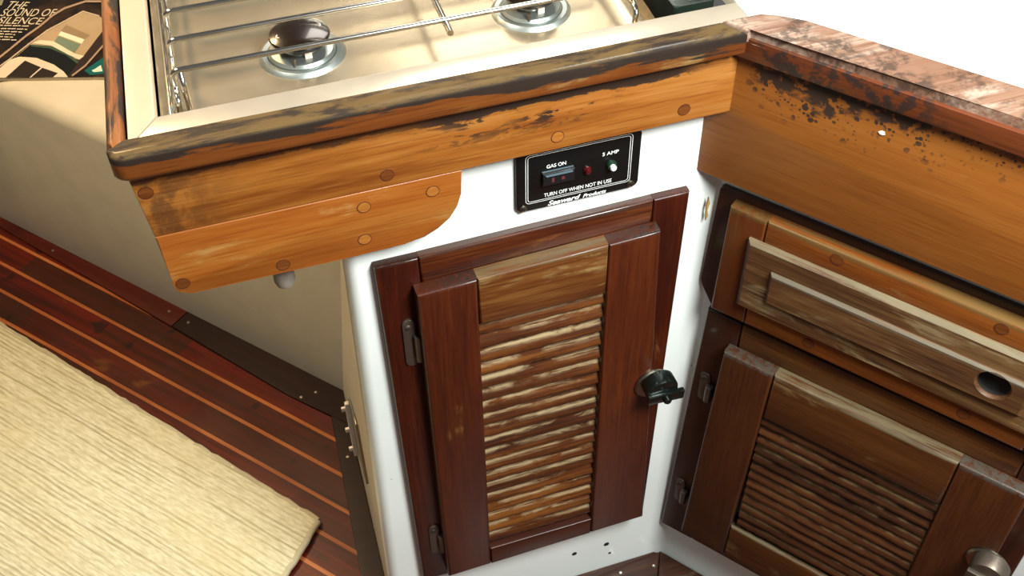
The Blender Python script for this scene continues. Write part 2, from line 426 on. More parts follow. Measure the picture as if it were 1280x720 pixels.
def floor_mat():
    t = NT('teak_and_holly_sole'); c = t.coords(False)
    x, y, z = t.xyz(c)
    yy = t.math('ADD', y, .035); p = t.math('DIVIDE', t.math('MULTIPLY', yy, -1), .0472)
    idx = t.math('FLOOR', t.math('ADD', p, 2.0)); fr = t.math('FRACT', t.math('ADD', p, 2.0))
    d = t.math('MINIMUM', fr, t.math('SUBTRACT', 1.0, fr))
    holly = t.math('LESS_THAN', d, .062)
    # planks: tone by row and by staggered length
    seg = t.math('FLOOR', t.math('ADD', t.math('MULTIPLY', x, 2.6), t.math('MULTIPLY', idx, .37)))
    wn = t.new('ShaderNodeTexWhiteNoise', noise_dimensions='2D')
    cb = t.new('ShaderNodeCombineXYZ'); t.link(idx, cb.inputs[0]); t.link(seg, cb.inputs[1]); t.link(cb.outputs[0], wn.inputs['Vector'])
    g = t.noise(t.scale(c, (4, 70, 10)), 1, 6, .65, .5)
    blot = t.noise(t.scale(c, (9, 16, 10)), 1, 4, .6, .3)
    base = t.mix(t.smooth(g, .3, .7), lin('#300803'), lin('#621406'))
    base = t.mix(t.math('MULTIPLY', wn.outputs[0], .75), base, lin('#2a1808'))
    base = t.mix(t.math('MULTIPLY', t.smooth(blot, .62, .74), .5), base, lin('#7a481a'))
    knots = t.noise(t.scale(c, (26, 26, 26)), 1, 2, .4)
    base = t.mix(t.math('MULTIPLY', t.smooth(knots, .66, .72), .8), base, lin('#1a0a06'))
    hol = t.mix(t.smooth(g, .3, .7), lin('#84441f'), lin('#ac6636'))
    t.set(Base_Color=t.mix(holly, base, hol), Roughness=t.math('ADD', t.math('MULTIPLY', blot, .3), .22))
    t.b.inputs['Coat Weight'].default_value = .06; t.b.inputs['Specular IOR Level'].default_value = .3
    t.bump(g, .12, .0006)
    return t.m
def rug_mat():
    t = NT('ribbed_cream_cotton'); c = t.coords(False)
    x, y, z = t.xyz(c)
    wob = t.noise(t.scale(c, (7, 14, 1)), 1, 3, .5)
    yy = t.math('ADD', y, t.math('MULTIPLY', wob, .010))
    rib = t.math('SINE', t.math('MULTIPLY', yy, 2*PI/.0072))
    fib = t.noise(t.scale(c, (60, 300, 20)), 1, 4, .6)
    blot = t.noise(t.scale(c, (5, 7, 3)), 1, 3, .5)
    gate = t.smooth(t.noise(t.scale(c, (4, 120, 5)), 1, 4, .6), .42, .60)
    line = t.math('MULTIPLY', t.smooth(rib, .1, -.9), gate)
    h = t.math('SUBTRACT', t.math('ADD', t.math('MULTIPLY', rib, .25), t.math('MULTIPLY', fib, .8)), t.math('MULTIPLY', line, .5))
    col = t.mix(t.smooth(fib, .3, .7), lin('#b9b08c'), lin('#d2cbab'))
    col = t.mix(t.math('MULTIPLY', line, .6), col, lin('#8a7c58'))
    col = t.mix(t.math('MULTIPLY', t.smooth(blot, .45, .7), .4), col, lin('#c0b184'))
    t.set(Base_Color=col, Roughness=.95); t.b.inputs['Specular IOR Level'].default_value = .1
    t.bump(h, .6, .0022)
    return t.m

# ------------------------------------------------------------------ setting
bm = bmesh.new(); add_prism(bm, [(-1.8, -2.2), (2.4, -2.2), (2.4, .55), (-1.8, .55)], -.03, 0)
fl = struct(finish(bm, 'floor', floor_mat(), FD, at=(0, 0, 0)), 'dark red teak cabin sole with pale strips between the planks')

# front wall of the galley peninsula with a rounded outer corner and a soft inside corner
def wall_prism(name, path_lo, path_hi, z0, z1, mat, back):
    """vertical skin through plan points (bottom path, top path), thickened by going to the back points"""
    bm = bmesh.new(); n = len(path_lo)
    a = [bm.verts.new((p[0], p[1], z0)) for p in path_lo]; b = [bm.verts.new((p[0], p[1], z1)) for p in path_hi]
    a2 = [bm.verts.new((p[0], p[1], z0)) for p in back]; b2 = [bm.verts.new((p[0], p[1], z1)) for p in back]
    for i in range(n-1): bm.faces.new((a[i], a[i+1], b[i+1], b[i]))
    la = a + a2[::-1]; lb = b + b2[::-1]
    m = len(back)
    for i in range(m-1): bm.faces.new((a2[i+1], a2[i], b2[i], b2[i+1]))
    bm.faces.new((a[0], b[0], b2[0], a2[0])); bm.faces.new((a[-1], a2[-1], b2[-1], b[-1]))
    bm.faces.new(la[::-1]); bm.faces.new(lb)
    return finish(bm, name, mat, FP, at=(-.19, .01, z0), angle=50)
def corner_path(xl, r=.012):
    p = [(xl, .02), (xl, .012)]
    for k in range(7):
        q = PI + (PI/2)*k/6
        p.append((xl + r + r*math.cos(q), r + r*math.sin(q)))
    p += [(-.2, 0)]
    # cove into the angled side
    rr = .012; t = rr*.5
    c = Vector((-t, -rr))
    a0 = PI/2; a1 = math.atan2(-NB[1], -NB[0])
    for k in range(7):
        q = a0 + (a1-a0)*k/6
        p.append((c.x + rr*math.cos(q), c.y + rr*math.sin(q)))
    return p
lo = corner_path(-.3825); hi = corner_path(-.3690)
back = [(-.368, .03)] * 1 + [(.02, .03)]
wf = struct(wall_prism('wall_front', lo, hi, 0, .787, WHITE, back), 'white painted front of the galley with rounded outer corner')
for (u, z, r) in ((-.131, .0642, .0035), (-.0846, .0641, .0038), (-.0785, .0382, .002)):
    prism('screw_hole', circ(u, z, r, 10), -.001, .0006, HOLE, FA, wf)
prism('bare_patch', [(-.0105, .672), (-.0085, .664), (-.0098, .655), (-.0085, .647), (-.0105, .641), (-.0112, .650), (-.0117, .660)], .004, .0061, BARE, FA, wf)

prism('wall_right', rect(.004, 0, 1.3, .848), -.03, 0, WHITE, FB, at=(.3, 0, -.03))
struct(bpy.data.objects['wall_right'], 'white painted side of the galley under the sink counter')
# side face of the peninsula
bm = bmesh.new()
v = [bm.verts.new(p) for p in ((-.3825, .016, 0), (-.3640, .4285, 0), (-.345, .4285, 0), (-.345, .035, 0), (-.3690, .016, .715), (-.300, .400, .715), (-.280, .400, .715), (-.340, .035, .715))]
for f in ((0, 1, 5, 4), (1, 2, 6, 5), (2, 3, 7, 6), (3, 0, 4, 7), (0, 3, 2, 1), (4, 5, 6, 7)): bm.faces.new([v[i] for i in f])
ws = struct(finish(bm, 'wall_side', CREAM, FP, at=(-.37, .2, 0)), 'narrow cream side of the galley peninsula')

# settee base: face, rounded nose and ledge
bm = bmesh.new()
prof = [(0, 0)] + [(.0, .335)] + [(-.024 + .024*math.cos(q), .336 + .024*math.sin(q)) for q in [PI/2*k/8 for k in range(1, 9)]] + [(-.9, .360), (-.9, 0)]
rows = []
for x in (-1.6, .10):
    rows.append([bm.verts.new((x, p[1], p[0])) for p in prof])
for i in range(len(prof)):
    j = (i+1) % len(prof); bm.faces.new((rows[0][i], rows[0][j], rows[1][j], rows[1][i]))
bm.faces.new(rows[0][::-1]); bm.faces.new(rows[1])
wl = struct(finish(bm, 'wall_left', CREAM, FDV, at=(-.6, 0, 0), angle=40), 'cream settee base with a rounded top edge')
# floor borders
SCREW = steel('small_screw_head', '#c8c0b0', .25)
def screw(x, y, z, parent, M, r=.0028, mat=None):
    return lathe('screw', [(0, .0012), (r*.7, .001), (r, 0), (r, -.001), (0, -.001)], (x, y, z), mat or SCREW, M, parent, 12)
t1 = struct(prism('trim_1', [(-1.7, 0), (-.336, 0), (-.336, -.040), (-.79, -.019), (-1.7, -.015)], 0, .004, W['trim_red'], FD, bevel=.0015), 'reddish border board along the settee base')
for x, y in ((-.6515, -.0134), (-.3637, -.0161)): screw(x, y, .004, t1, FD)
t2 = struct(prism('trim_2', [(-.335, 0), (.006, 0), (.052, -.050), (-.07, -.053), (-.335, -.040)], 0, .004, W['trim_dark'], FD, bevel=.0015), 'nearly black border board running into the peninsula corner')
for x, y in ((-.3172, -.0185), (-.0364, -.0260), (-.05, -.046)): screw(x, y, .004, t2, FD)
t3 = struct(prism('trim_3', [(-.3648, .428), (-.390, .43), (-.4150, .02), (-.42, -.06), (-.392, -.06), (-.3835, .01)], 0, .0034, W['trim_dark'], FP, bevel=.0012), 'dark border board along the peninsula side')
screw(-.3850, .300, .0034, t3, FP)
t4 = struct(prism('trim_4', rounded([(-.37, -.001), (-.004, -.001), (-.0205, -.041), (-.37, -.041)], [0, .004, 0, 0]), 0, .006, W['trim_corner'], FP, bevel=.002), 'dark teak sole border along the foot of the white galley front')
screw(-.0668, -.0169, .006, t4, FP); screw(-.2, -.018, .006, t4, FP)
pB = lambda u, n: (UB[0]*u + NB[0]*n, UB[1]*u + NB[1]*n)
t5 = struct(prism('trim_5', [pB(.001, .002), pB(.6, .002), pB(.6, .042), pB(.0205, .042)], 0, .006, W['trim_corner'], FP, bevel=.002), 'teak sole border along the foot of the sink side')
screw(-.0187, -.0215, .006, t5, FP)

# ------------------------------------------------------------------ rug
bm = bmesh.new()
pts = rounded([(.1205, -.2133), (.2330, -.92), (-1.3, -.95), (-1.3, -.166), (-.59, -.1887)], [.008, 0, 0, 0, 0])
add_prism(bm, pts, .0005, .013, .005, 4, 'top')
rug = finish(bm, 'rug', rug_mat(), FD, at=(-.4, -.55, 0))
tag(rug, 'ribbed cream cotton rug lying on the dark plank floor', 'rug')
HEM = plain('rug_binding', '#b3a88a', .95, vary=.15, bump=.4, spec=.1)
bm = bmesh.new(); r2 = random.Random(9)
def strip(p, q, w, n=60):
    p = Vector(p); q = Vector(q); d = (q-p).normalized(); m = Vector((-d.y, d.x))
    add_tube(bm, [(p + d*((q-p).length*i/n) + m*w*.5 + m*r2.uniform(-.0012, .0012)).to_3d() + Vector((0, 0, .0085 + r2.uniform(-.0006, .0006))) for i in range(n+1)], .0052, 10)
strip((.1195, -.2150), (-.59, -.1905), 0); strip((-.59, -.1905), (-1.29, -.168), 0); strip((.1195, -.2150), (.2300, -.915), 0)
finish(bm, 'binding', HEM, FD, rug)

# ------------------------------------------------------------------ fascia boards round the stove
def plug(x, y, r, parent, M, off, mat):
    o = prism('wood_plug', circ(x, y, r, 18, r*.95), off-.004, off+.0004, mat, M, parent)
    bm = bmesh.new()
    add_lathe(bm, [(r+.0006, -.001), (r+.0006, .00035), (r, .00035), (r, -.001)], (x, y, off), 20)
    finish(bm, 'plug_ring', GAP, M, o)
    return o
fa = prism('fascia_board', rounded([(-.5195, .786), (-.0105, .786), (-.0105, .8548), (-.5255, .8548)], [0]*4), 0, .020, W['fascia_a'], FA, bevel=.0012, at=(-.27, .8235, 0))
tag(fa, 'long orange teak board under the stove rail with black stains along its top', 'board')
for x, z, k in ((-.0571, .7995, 'd'), (-.1756, .7997, 'l'), (-.3263, .7982, 'd'), (-.5155, .832, 'd')):
    plug(x, z, .0055, fa, FA, .020, W['plug_dark' if k == 'd' else 'plug_light'])
lowpts = [(-.5195, .7857), (-.5170, .728)]
lowpts += [(-.505 + .0125*math.cos(q), .7285 + .012*math.sin(q)) for q in [PI + (PI/2)*k/6 for k in range(1, 7)]]
lowpts += [(-.37, .7155), (-.318, .7165), (-.300, .7190), (-.2865, .7255), (-.2755, .7345), (-.268, .7460), (-.2635, .760), (-.2620, .7857)]
lb = prism('fascia_board', lowpts, 0, .020, W['lower_a'], FA, bevel=.0012, at=(-.4, .75, 0))
tag(lb, 'short lower orange board with a rounded right end under the stained board', 'board')
for x, z, k in ((-.2888, .770, 'l'), (-.3492, .7692, 'l'), (-.3525, .733, 'l'), (-.4252, .725, 'd'), (-.5095, .7300, 'd')):
    plug(x, z, .0055, lb, FA, .020, W['plug_dark' if k == 'd' else 'plug_light'])
fb = prism('fascia_board', [(-.0205, .706), (1.0, .706), (1.0, .8485), (.0045, .8485), (.0045, .787), (-.0215, .787)], .0, .020, W['fascia_b'], FB, bevel=.0012, at=(.20, .7785, 0))
tag(fb, 'wide brown-orange board under the sink counter with black mildew spots', 'board')
prism('paint_chip', [(.1415, .8205), (.1435, .8225), (.1465, .8225), (.1475, .8200), (.1455, .8185), (.1430, .8190)], .0195, .0209, CHIP, FB, fb, bevel=.0004)

# rails (fiddles) on top
def railpoly(name, pts, radii, z0, z1, mat, lab, top=.006):
    bm = bmesh.new(); add_prism(bm, rounded(pts, radii), z0, z1, top, 4, 'horiz')
    o = finish(bm, name, mat, FP); return tag(o, lab, 'rail')
railpoly('fiddle_rail', [(-.5335, -.0335), (-.0135, -.0335), (-.0275, -.0110), (-.5205, -.0160), (-.5285, -.0145), (-.5335, -.0145)], [.012, 0, 0, 0, 0, 0], .8548, .8785, W['rail_a'],
         'long dark-stained wooden rail along the front edge of the stove')
railpoly('fiddle_rail', [(-.5333, -.0140), (-.5285, -.0140), (-.5200, -.0155), (-.4993, .41), (-.5130, .41)], 0, .8548, .8785, W['rail_l'],
         'weathered wooden rail running back along the left side of the stove')
rb = empty('fiddle_rail', FP, (.2, -.24, .8485), 'pinkish worn wooden rail along the edge of the white sink counter', 'rail')
RB = [(-.0255, -.0110), (.0090, -.0110), (.0240, -.0190), (.0400, -.0350), (.1533, -.1767), (.62, -.8), (.5940, -.82), (.1270, -.2075), (-.0080, -.0300), (-.0125, -.0320)]
bm = bmesh.new(); add_prism(bm, rounded(RB, 0), .8655, .8785, .0055, 4, 'horiz')
finish(bm, 'rail_cap', W['rail_b'], FP, rb)
prism('rail_face', [(-.0125, .8487), (1.0, .8487), (1.0, .8690), (-.0125, .8690)], .004, .0270, W['face_b'], FB, rb, bevel=.001, at=(.20, .8, 0))
# worktops
ct = empty('countertop', FP, (-.3, .0, .864), 'pale countertop frame around the sunken stove', 'countertop')
Z0, Z1 = .863, .8752
prism('front_strip', [(-.5175, -.0158), (.0, -.0108), (.0, .0165), (-.4945, .0158)], Z0, Z1, STRIP, FP, ct, bevel=.0022)
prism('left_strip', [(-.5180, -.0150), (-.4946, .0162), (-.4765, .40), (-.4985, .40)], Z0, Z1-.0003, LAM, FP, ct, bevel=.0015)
prism('right_panel', [(.0002, -.0105), (.0200, -.0102), (.9, .03), (.9, .40), (.0002, .40)], Z0, Z1, LAM_W, FP, ct, bevel=.0008)
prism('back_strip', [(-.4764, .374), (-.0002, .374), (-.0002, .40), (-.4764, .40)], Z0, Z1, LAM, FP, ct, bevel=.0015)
wt = prism('sink_counter', [(.0205, -.0110), (.0270, -.0180), (.0410, -.0340), (.1535, -.1740), (.63, -.80), (.95, -.60), (.95, .03)], .8485, .8752, LAM_W, FP, bevel=.0008)
tag(wt, 'bright white counter top behind the pinkish worn rail', 'countertop')

# ------------------------------------------------------------------ stove
en = empty('stove_enclosure', FP, (-.3, .2, .718), 'brown wooden box that carries the stove behind the orange boards', 'cabinet')
prism('bottom_panel', [(-.515, .0005), (.0, .0005), (.02, .395), (-.495, .395)], .7880, .795, W['box'], FP, en)
prism('side_panel', [(-.5195, .0005), (-.5155, .0005), (-.4965, .395), (-.5005, .395)], .717, .854, W['lower_a'], FP, en)
prism('back_panel', [(-.496, .40), (.03, .40), (.03, .408), (-.496, .408)], .7880, .862, W['box'], FP, en)

st = empty('stove', FP, (-.28, .19, .800), 'two-burner stainless steel gas stove sunk into the countertop', 'stove')
# pan with sloping walls
bm = bmesh.new()
def ring(x0, y0, x1, y1, z, r=.012, tap=0.0):
    pts = rounded([(x0, y0), (x1, y0), (x1 + tap, y1), (x0 + tap, y1)], r, 5)
    return [bm.verts.new((p[0], p[1], z)) for p in pts]
rs = [ring(-.4925, .0162, -.068, .372, .8625, .004, .017), ring(-.4915, .018, -.070, .370, .850, .006, .017), ring(-.488, .022, -.0755, .366, .8455, .01, .016), ring(-.480, .03, -.083, .36, .8450, .01, .015),
      ]
for a, b in zip(rs, rs[1:]):
    for k in range(len(a)): bm.faces.new((a[k], a[(k+1) % len(a)], b[(k+1) % len(a)], b[k]))
bm.faces.new(rs[-1])
lo_ = ring(-.4925, .0162, -.068, .372, .7955, .004, .017)
for k in range(len(lo_)): bm.faces.new((rs[0][k], lo_[k], lo_[(k+1) % len(lo_)], rs[0][(k+1) % len(lo_)]))
finish(bm, 'pan', PAN, FP, st)
def burner(x, y, cap_r, ring_r, s):
    z = .845
    o = lathe('burner_ring', [(ring_r+.004, -.0005), (ring_r+.002, .002), (ring_r, .0035), (ring_r-.004, .003), (ring_r-.005, .0015), (0, .0015)], (x, y, z), ALU, FP, st)
    lathe('burner_base', [(ring_r*.86, .001), (ring_r*.86, .004), (ring_r*.8, .0065), (ring_r*.5, .009), (ring_r*.42, .0135), (0, .0135)], (x, y, z), ALU, FP, o)
    bm = bmesh.new()
    add_lathe(bm, [(ring_r*.5, .011), (ring_r*.56, .0165), (0, .0165)], (x, y, z))
    finish(bm, 'flame_head', PEWTER, FP, o)
    c = lathe('burner_cap', [(0, .0145), (cap_r*.8, .0145), (cap_r*.97, .0165), (cap_r, .0195), (cap_r*.96, .0212), (cap_r*.8, .0230), (cap_r*.5, .0247), (0, .0256)], (x, y, z), ENAMEL, FP, o)
    for q in (-1, 1):
        bm = bmesh.new(); add_lathe(bm, [(.0026, .0238), (.0026, .0248), (.0019, .0248), (.0019, .0238)], (x + q*cap_r*.66, y + q*cap_r*.12, z - .0012), 16)
        finish(bm, 'cap_rivet', PEG, FP, o)
    tube('igniter', [(x - ring_r*.30, y - ring_r*.72, z+.005), (x - ring_r*.30, y - ring_r*.72, z+.013)], .0018, PEWTER, FP, o, 8)
    prism('sensor', rect(x+.000, y-ring_r*.62, x+.006, y-ring_r*.50), z+.008, z+.0145, PEG, FP, o, bevel=.0008)
burner(-.3664, .1080, .0265, .0345, 1)
burner(-.1562, .1080, .0250, .0330, 1)

# grate of chrome rods lying on the pan
gr = empty('pot_grate', FP, (-.28, .19, .846), 'chrome rod pot grate standing in the stove over the burners', 'grate')
bars = [(.0571, -.4744), (.1018, -.4721), (.1472, -.4705), (.195, -.468), (.243, -.466), (.291, -.464), (.338, -.462)]
for y, x0 in bars:
    tube('rod', arc_path([(x0-.002, y+.002, .870), (x0-.001, y, .885), (x0+.01, y, .885), (-.090, y, .885), (-.080, y, .885), (-.079, y, .870)], .006), .0024, CHROME, FP, gr)
tube('side_rod', arc_path([(-.4770, .040, .8472), (-.4760, .044, .868), (-.4640, .345, .870), (-.4640, .350, .8472)], .008), .0024, CHROME, FP, gr)
tube('side_rod', arc_path([(-.0850, .040, .8472), (-.0800, .044, .868), (-.0760, .345, .870), (-.0760, .350, .8472)], .008), .0024, CHROME, FP, gr)
tube('side_rod', [(-.4836, .020, .8625), (-.4690, .350, .8625)], .0030, CHROME, FP, gr)
tube('leg', arc_path([(-.4690, .058, .883), (-.4690, .050, .8745), (-.4690, .050, .8474)], .006), .0024, CHROME, FP, gr)
tube('cross_rod', arc_path([(-.2493, .0413, .8815), (-.2484, .0893, .8815), (-.240, .345, .8815)], .004), .0028, CHROME, FP, gr)

tin = empty('storage_tin', FP, (-.022, .09, .7955), 'dark green tin standing in the gap right of the stove', 'tin')
prism('tin_body', rounded(rect(-.044, .044, -.004, .14), .004), .7955, .862, DGREEN, FP, tin, bevel=.002)
prism('pale_mark', rect(-.040, .056, -.034, .058), .862, .8622, INK, FP, tin)
tube('wire', [(-.0265, .050, .8625), (-.024, .058, .864), (-.0225, .07, .8655), (-.018, .09, .864)], .0012, NICKEL, FP, tin, 8)
tube('wire', [(-.0195, .049, .8625), (-.0235, .058, .864), (-.027, .075, .8655)], .0010, NICKEL, FP, tin, 8)

# bolt end below the lower board
bc = lathe('bolt_cap', [(0, .669), (.0045, .6695), (.0082, .672), (.0098, .677), (.0096, .690), (.0096, .7882), (0, .7882)], (-.4258, .0125, 0), BOLT, FP, en)
tag(bc, 'chalky round bolt cap poking out below the lower orange board')

# ------------------------------------------------------------------ gas control panel
gp = empty('gas_panel', FA, (-.148, .7072, 0), 'black gas control panel on the white wall under the orange board', 'control panel')
prism('faceplate', rounded([(-.2085, .7072), (-.0882, .7072), (-.0882, .7765), (-.2085, .7765)], .006), 0, .004, BLACK, FA, gp, bevel=.0008)
def outline(x0, z0, x1, z1, w, r):
    bm = bmesh.new(); o = rounded(rect(x0, z0, x1, z1), r, 5); i = rounded(rect(x0+w, z0+w, x1-w, z1-w), max(r-w, .0005), 5)
    a = [bm.verts.new((*p, .0043)) for p in o]; b = [bm.verts.new((*p, .0043)) for p in i]
    for k in range(len(a)): bm.faces.new((a[k], a[(k+1) % len(a)], b[(k+1) % len(a)], b[k]))
    finish(bm, 'border_line', INK, FA, gp, smooth=False)
outline(-.1996, .7154, -.0966, .7722, .0005, .004); outline(-.1976, .7173, -.0986, .7703, .0005, .003)
lettering('lettering', 'GAS ON', INK, FA, (-.1796, .7531), .0186, .0040, .0042, gp, bold=.012)
lettering('lettering', '5 AMP', INK, FA, (-.1259, .7531), .0160, .0039, .0042, gp, bold=.012)
lettering('lettering', 'TURN OFF WHEN NOT IN USE', INK, FA, (-.1818, .7198), .0665, .0043, .0042, gp, bold=.01)
lettering('lettering', 'Seaward', INK, FA, (-.1781, .7083), .0325, .0054, .0042, gp, shear=.35, bold=.03)
lettering('lettering', 'Products', INK, FA, (-.1435, .7083), .0235, .0042, .0042, gp, shear=.35, bold=.03)
sw = prism('rocker_switch', rect(-.1842, .7360, -.1538, .7500), .004, .0085, SWITCH, FA, gp, bevel=.001)
bm = bmesh.new()
v = [bm.verts.new(p) for p in ((-.1842, .7505, .0045), (-.1538, .7505, .0045), (-.1565, .7480, .0105), (-.1815, .7480, .0105), (-.1815, .7468, .0082), (-.1565, .7468, .0082))]
for f in ((0, 1, 2, 3), (3, 2, 5, 4), (0, 3, 4), (1, 5, 2), (0, 4, 5, 1)): bm.faces.new([v[i] for i in f])
finish(bm, 'switch_edge', SWITCHEDGE, FA, sw, smooth=False)
prism('switch_mark', rect(-.1760, .7395, -.1735, .7440), .0085, .0089, plain('dull_red_mark', '#5a2a2a', .5), FA, sw)
prism('switch_mark', circ(-.1650, .7418, .0018, 12), .0085, .0089, plain('dull_red_dot', '#5a2a2a', .5), FA, sw)
lathe('indicator_light', [(.0038, .004), (.0038, .0055), (.003, .0065), (.0026, .0085), (0, .0098)], (-.1403, .7415, 0), REDLED, FA, gp, 20)
bt = lathe('fuse_collar', [(.0050, .004), (.0050, .0065), (.0044, .0078), (.0038, .0078), (0, .0078)], (-.1165, .7408, 0), GREENRING, FA, gp, 24)
lathe('fuse_button', [(.0030, .0078), (.0030, .0105), (.0022, .0115), (0, .0118)], (-.1165, .7408, 0), BUTTON, FA, bt, 20)
def panhead(x, y, off, r, parent, M, mat):
    o = lathe('screw', [(r, off-.0005), (r, off+.0006), (r*.7, off+.0015), (0, off+.0019)], (x, y, 0), mat, M, parent, 18)
    bm = bmesh.new()
    for a in (.4, .4+PI/2):
        dx, dy = math.cos(a)*r*.6, math.sin(a)*r*.6; px, py = -math.sin(a)*r*.12, math.cos(a)*r*.12
        add_prism(bm, [(x-dx-px, y-dy-py), (x+dx-px, y+dy-py), (x+dx+px, y+dy+py), (x-dx+px, y-dy+py)], off+.0012, off+.00195)
    finish(bm, 'cross_slot', HOLE, M, o)
for x, z in ((-.2020, .7108), (-.0955, .7118)): panhead(x, z, .004, .0039, gp, FA, NICKEL)

# ------------------------------------------------------------------ louvred doors
def louvres(M, parent, x0, x1, z0, z1, off, n, mat, skew=0.0):
    """angled slats between the stiles, on a dark backing inside one panel mesh"""
    bm = bmesh.new(); p = (z1 - z0)/n
    rnd = random.Random(3)
    N = 26
    for k in range(n):
        zt = z1 - k*p
        # cross-section: back-top down to a rounded nose at the front-bottom
        prof = [(zt + p*.26, off-.0078), (zt + p*.14, off-.0066), (zt - p*.50, off-.0010), (zt - p*.62, off), (zt - p*.76, off-.0002), (zt - p*.83, off-.0014), (zt - p*.64, off-.0040), (zt + p*.02, off-.0092)]
        rings = []
        for i in range(N+1):
            x = x0 + (x1-x0)*i/N
            jag = rnd.uniform(-.0005, .0003); jz = rnd.uniform(-.0004, .0004)
            rings.append([bm.verts.new((x, q[0] + (jz if 2 <= j <= 5 else 0), q[1] + (jag if 2 <= j <= 5 else 0))) for j, q in enumerate(prof)])
        for a, b in zip(rings, rings[1:]):
            for j in range(len(prof)): bm.faces.new((a[j], b[j], b[(j+1) % len(prof)], a[(j+1) % len(prof)]))
        bm.faces.new(rings[0]); bm.faces.new(rings[-1][::-1])
    return finish(bm, 'louvre_panel', mat, M, parent, angle=40)

def hinge(M, parent, x, z, h, off, mat):
    o = prism('hinge', rounded(rect(x-.0065, z-h/2, x+.0060, z+h/2), .0055), off, off+.0022, mat, M, parent, bevel=.0006)
    bm = bmesh.new(); add_tube(bm, [(x+.0075, z-h*.36, off+.005), (x+.0075, z+h*.18, off+.005)], .0045, 14)
    finish(bm, 'hinge_knuckle', mat, M, o)
    panhead(x-.001, z+h*.36, off+.0022, .0032, o, M, mat)
    return o
def latch(M, parent, x, z, off, body, ringm, tilt=0.0):
    o = lathe('latch', [(.0215, off), (.0215, off+.002), (.0195, off+.004), (.0170, off+.004), (0, off+.004)], (x, z, 0), ringm, M, parent, 36)
    lathe('latch_barrel', [(.0190, off+.004), (.0190, off+.017), (.0172, off+.0208), (.0150, off+.0212), (0, off+.0205)], (x+.0045, z+.004, 0), body, M, o, 36)
    ca, sa = math.cos(tilt), math.sin(tilt)
    def R(px, py): return (x+.0045 + px*ca - py*sa, z + px*sa + py*ca)
    bm = bmesh.new(); add_prism(bm, [R(-.0190, -.0065), R(.0235, -.0070), R(.0235, .0065), R(-.0190, .0055)], off+.0200, off+.0260, .001, 2, 'all')
    finish(bm, 'thumb_turn', body, M, o)
    c = R(.002, -.0005)
    lathe('latch_boss', [(.0048, off+.022), (.0048, off+.0300), (.0035, off+.0315), (0, off+.0315)], (c[0], c[1], 0), body, M, o, 20)
    return o

def quad(tl, tr, br, bl): return [bl, br, tr, tl]
# --- front door: fixed frame
FO = .010
df = empty('door_frame', FA, (-.19, .12, 0), 'dark red wooden frame around the louvred door on the white galley front', 'door frame')
prism('stile', quad((-.3467, .6850), (-.3050, .6850), (-.2990, .1250), (-.3400, .1260)), 0, FO, W['frame_v'], FA, df, bevel=.0035)
prism('stile', quad((-.0715, .6890), (-.0338, .6890), (-.0400, .1370), (-.0750, .1350)), 0, FO, W['frame_v'], FA, df, bevel=.0035)
prism('top_rail', quad((-.3048, .6853), (-.0717, .6888), (-.0719, .6500), (-.3046, .6465)), 0, FO-.0002, W['frame_h'], FA, df, bevel=.0035)
prism('bottom_rail', quad((-.2992, .1600), (-.0752, .1700), (-.0752, .1350), (-.2988, .1250)), 0, FO-.0002, W['frame_h'], FA, df, bevel=.002)
# door leaf
D0, D1 = .0105, .0270
cd = empty('louvred_door', FA, (-.19, .145, D0), 'louvred cabinet door with worn slats on the white front below the gas panel', 'door')
prism('stile', quad((-.3130, .6540), (-.2545, .6562), (-.2545, .1485), (-.3105, .1470)), D0, D1, W['mahog_v'], FA, cd, bevel=.0040)
prism('stile', quad((-.1225, .6600), (-.0690, .6622), (-.0485, .1530), (-.1215, .1515)), D0, D1, W['mahog_v'], FA, cd, bevel=.0040)
prism('top_rail', quad((-.2543, .6564), (-.1227, .6600), (-.1227, .5930), (-.2543, .5930)), D0, D1-.0003, W['rail_door'], FA, cd, bevel=.0035)
prism('bottom_rail', quad((-.2543, .1830), (-.1217, .1830), (-.1217, .1515), (-.2543, .1485)), D0, D1-.0003, W['rail_door_low'], FA, cd, bevel=.002)
louvres(FA, cd, -.2541, -.1219, .188, .592, D1-.0050, 19, W['slats'])
prism('backing', rect(-.2541, .1835, -.1219, .5925), D0+.0002, D0+.0022, W['frame_b'], FA, cd)
hinge(FA, cd, -.3215, .5760, .066, FO, PEWTER)
hinge(FA, cd, -.3195, .2150, .060, FO, PEWTER)
latch(FA, cd, -.0600, .4310, D1, GUN, NICKEL, -.06)

# --- sink-side door
bf = empty('door_frame', FB, (.2, .088, 0), 'umber wooden frame around the lower louvred door under the drawer', 'door frame')
prism('stile', quad((.0150, .5200), (.0560, .5200), (.0460, .0880), (-.0020, .0860)), 0.001, .010, W['frame_b'], FB, bf, bevel=.003)
prism('stile', quad((.3560, .5200), (.3970, .5200), (.3970, .0900), (.3560, .0900)), 0.001, .010, W['frame_b'], FB, bf, bevel=.003)
prism('top_rail', quad((.0562, .5200), (.3558, .5200), (.3558, .4750), (.0555, .4750)), 0.001, .0098, W['frame_b_h'], FB, bf, bevel=.003)
prism('bottom_rail', quad((.0470, .1300), (.3558, .1300), (.3558, .0900), (.0462, .0880)), 0.001, .0098, W['frame_b_h'], FB, bf, bevel=.003)
sd = empty('louvred_door', FB, (.2, .12, .0105), 'lower louvred cabinet door on the sink side beneath the drawer', 'door')
prism('stile', quad((.0470, .4855), (.1060, .4855), (.0960, .1180), (.0340, .1180)), .0105, .026, W['door_b'], FB, sd, bevel=.004)
prism('stile', quad((.3050, .4855), (.3740, .4855), (.3740, .1180), (.3050, .1180)), .0105, .026, W['door_b'], FB, sd, bevel=.004)
prism('top_rail', quad((.1062, .4855), (.3048, .4855), (.3048, .4120), (.1042, .4120)), .0105, .0257, W['door_b_h'], FB, sd, bevel=.004)
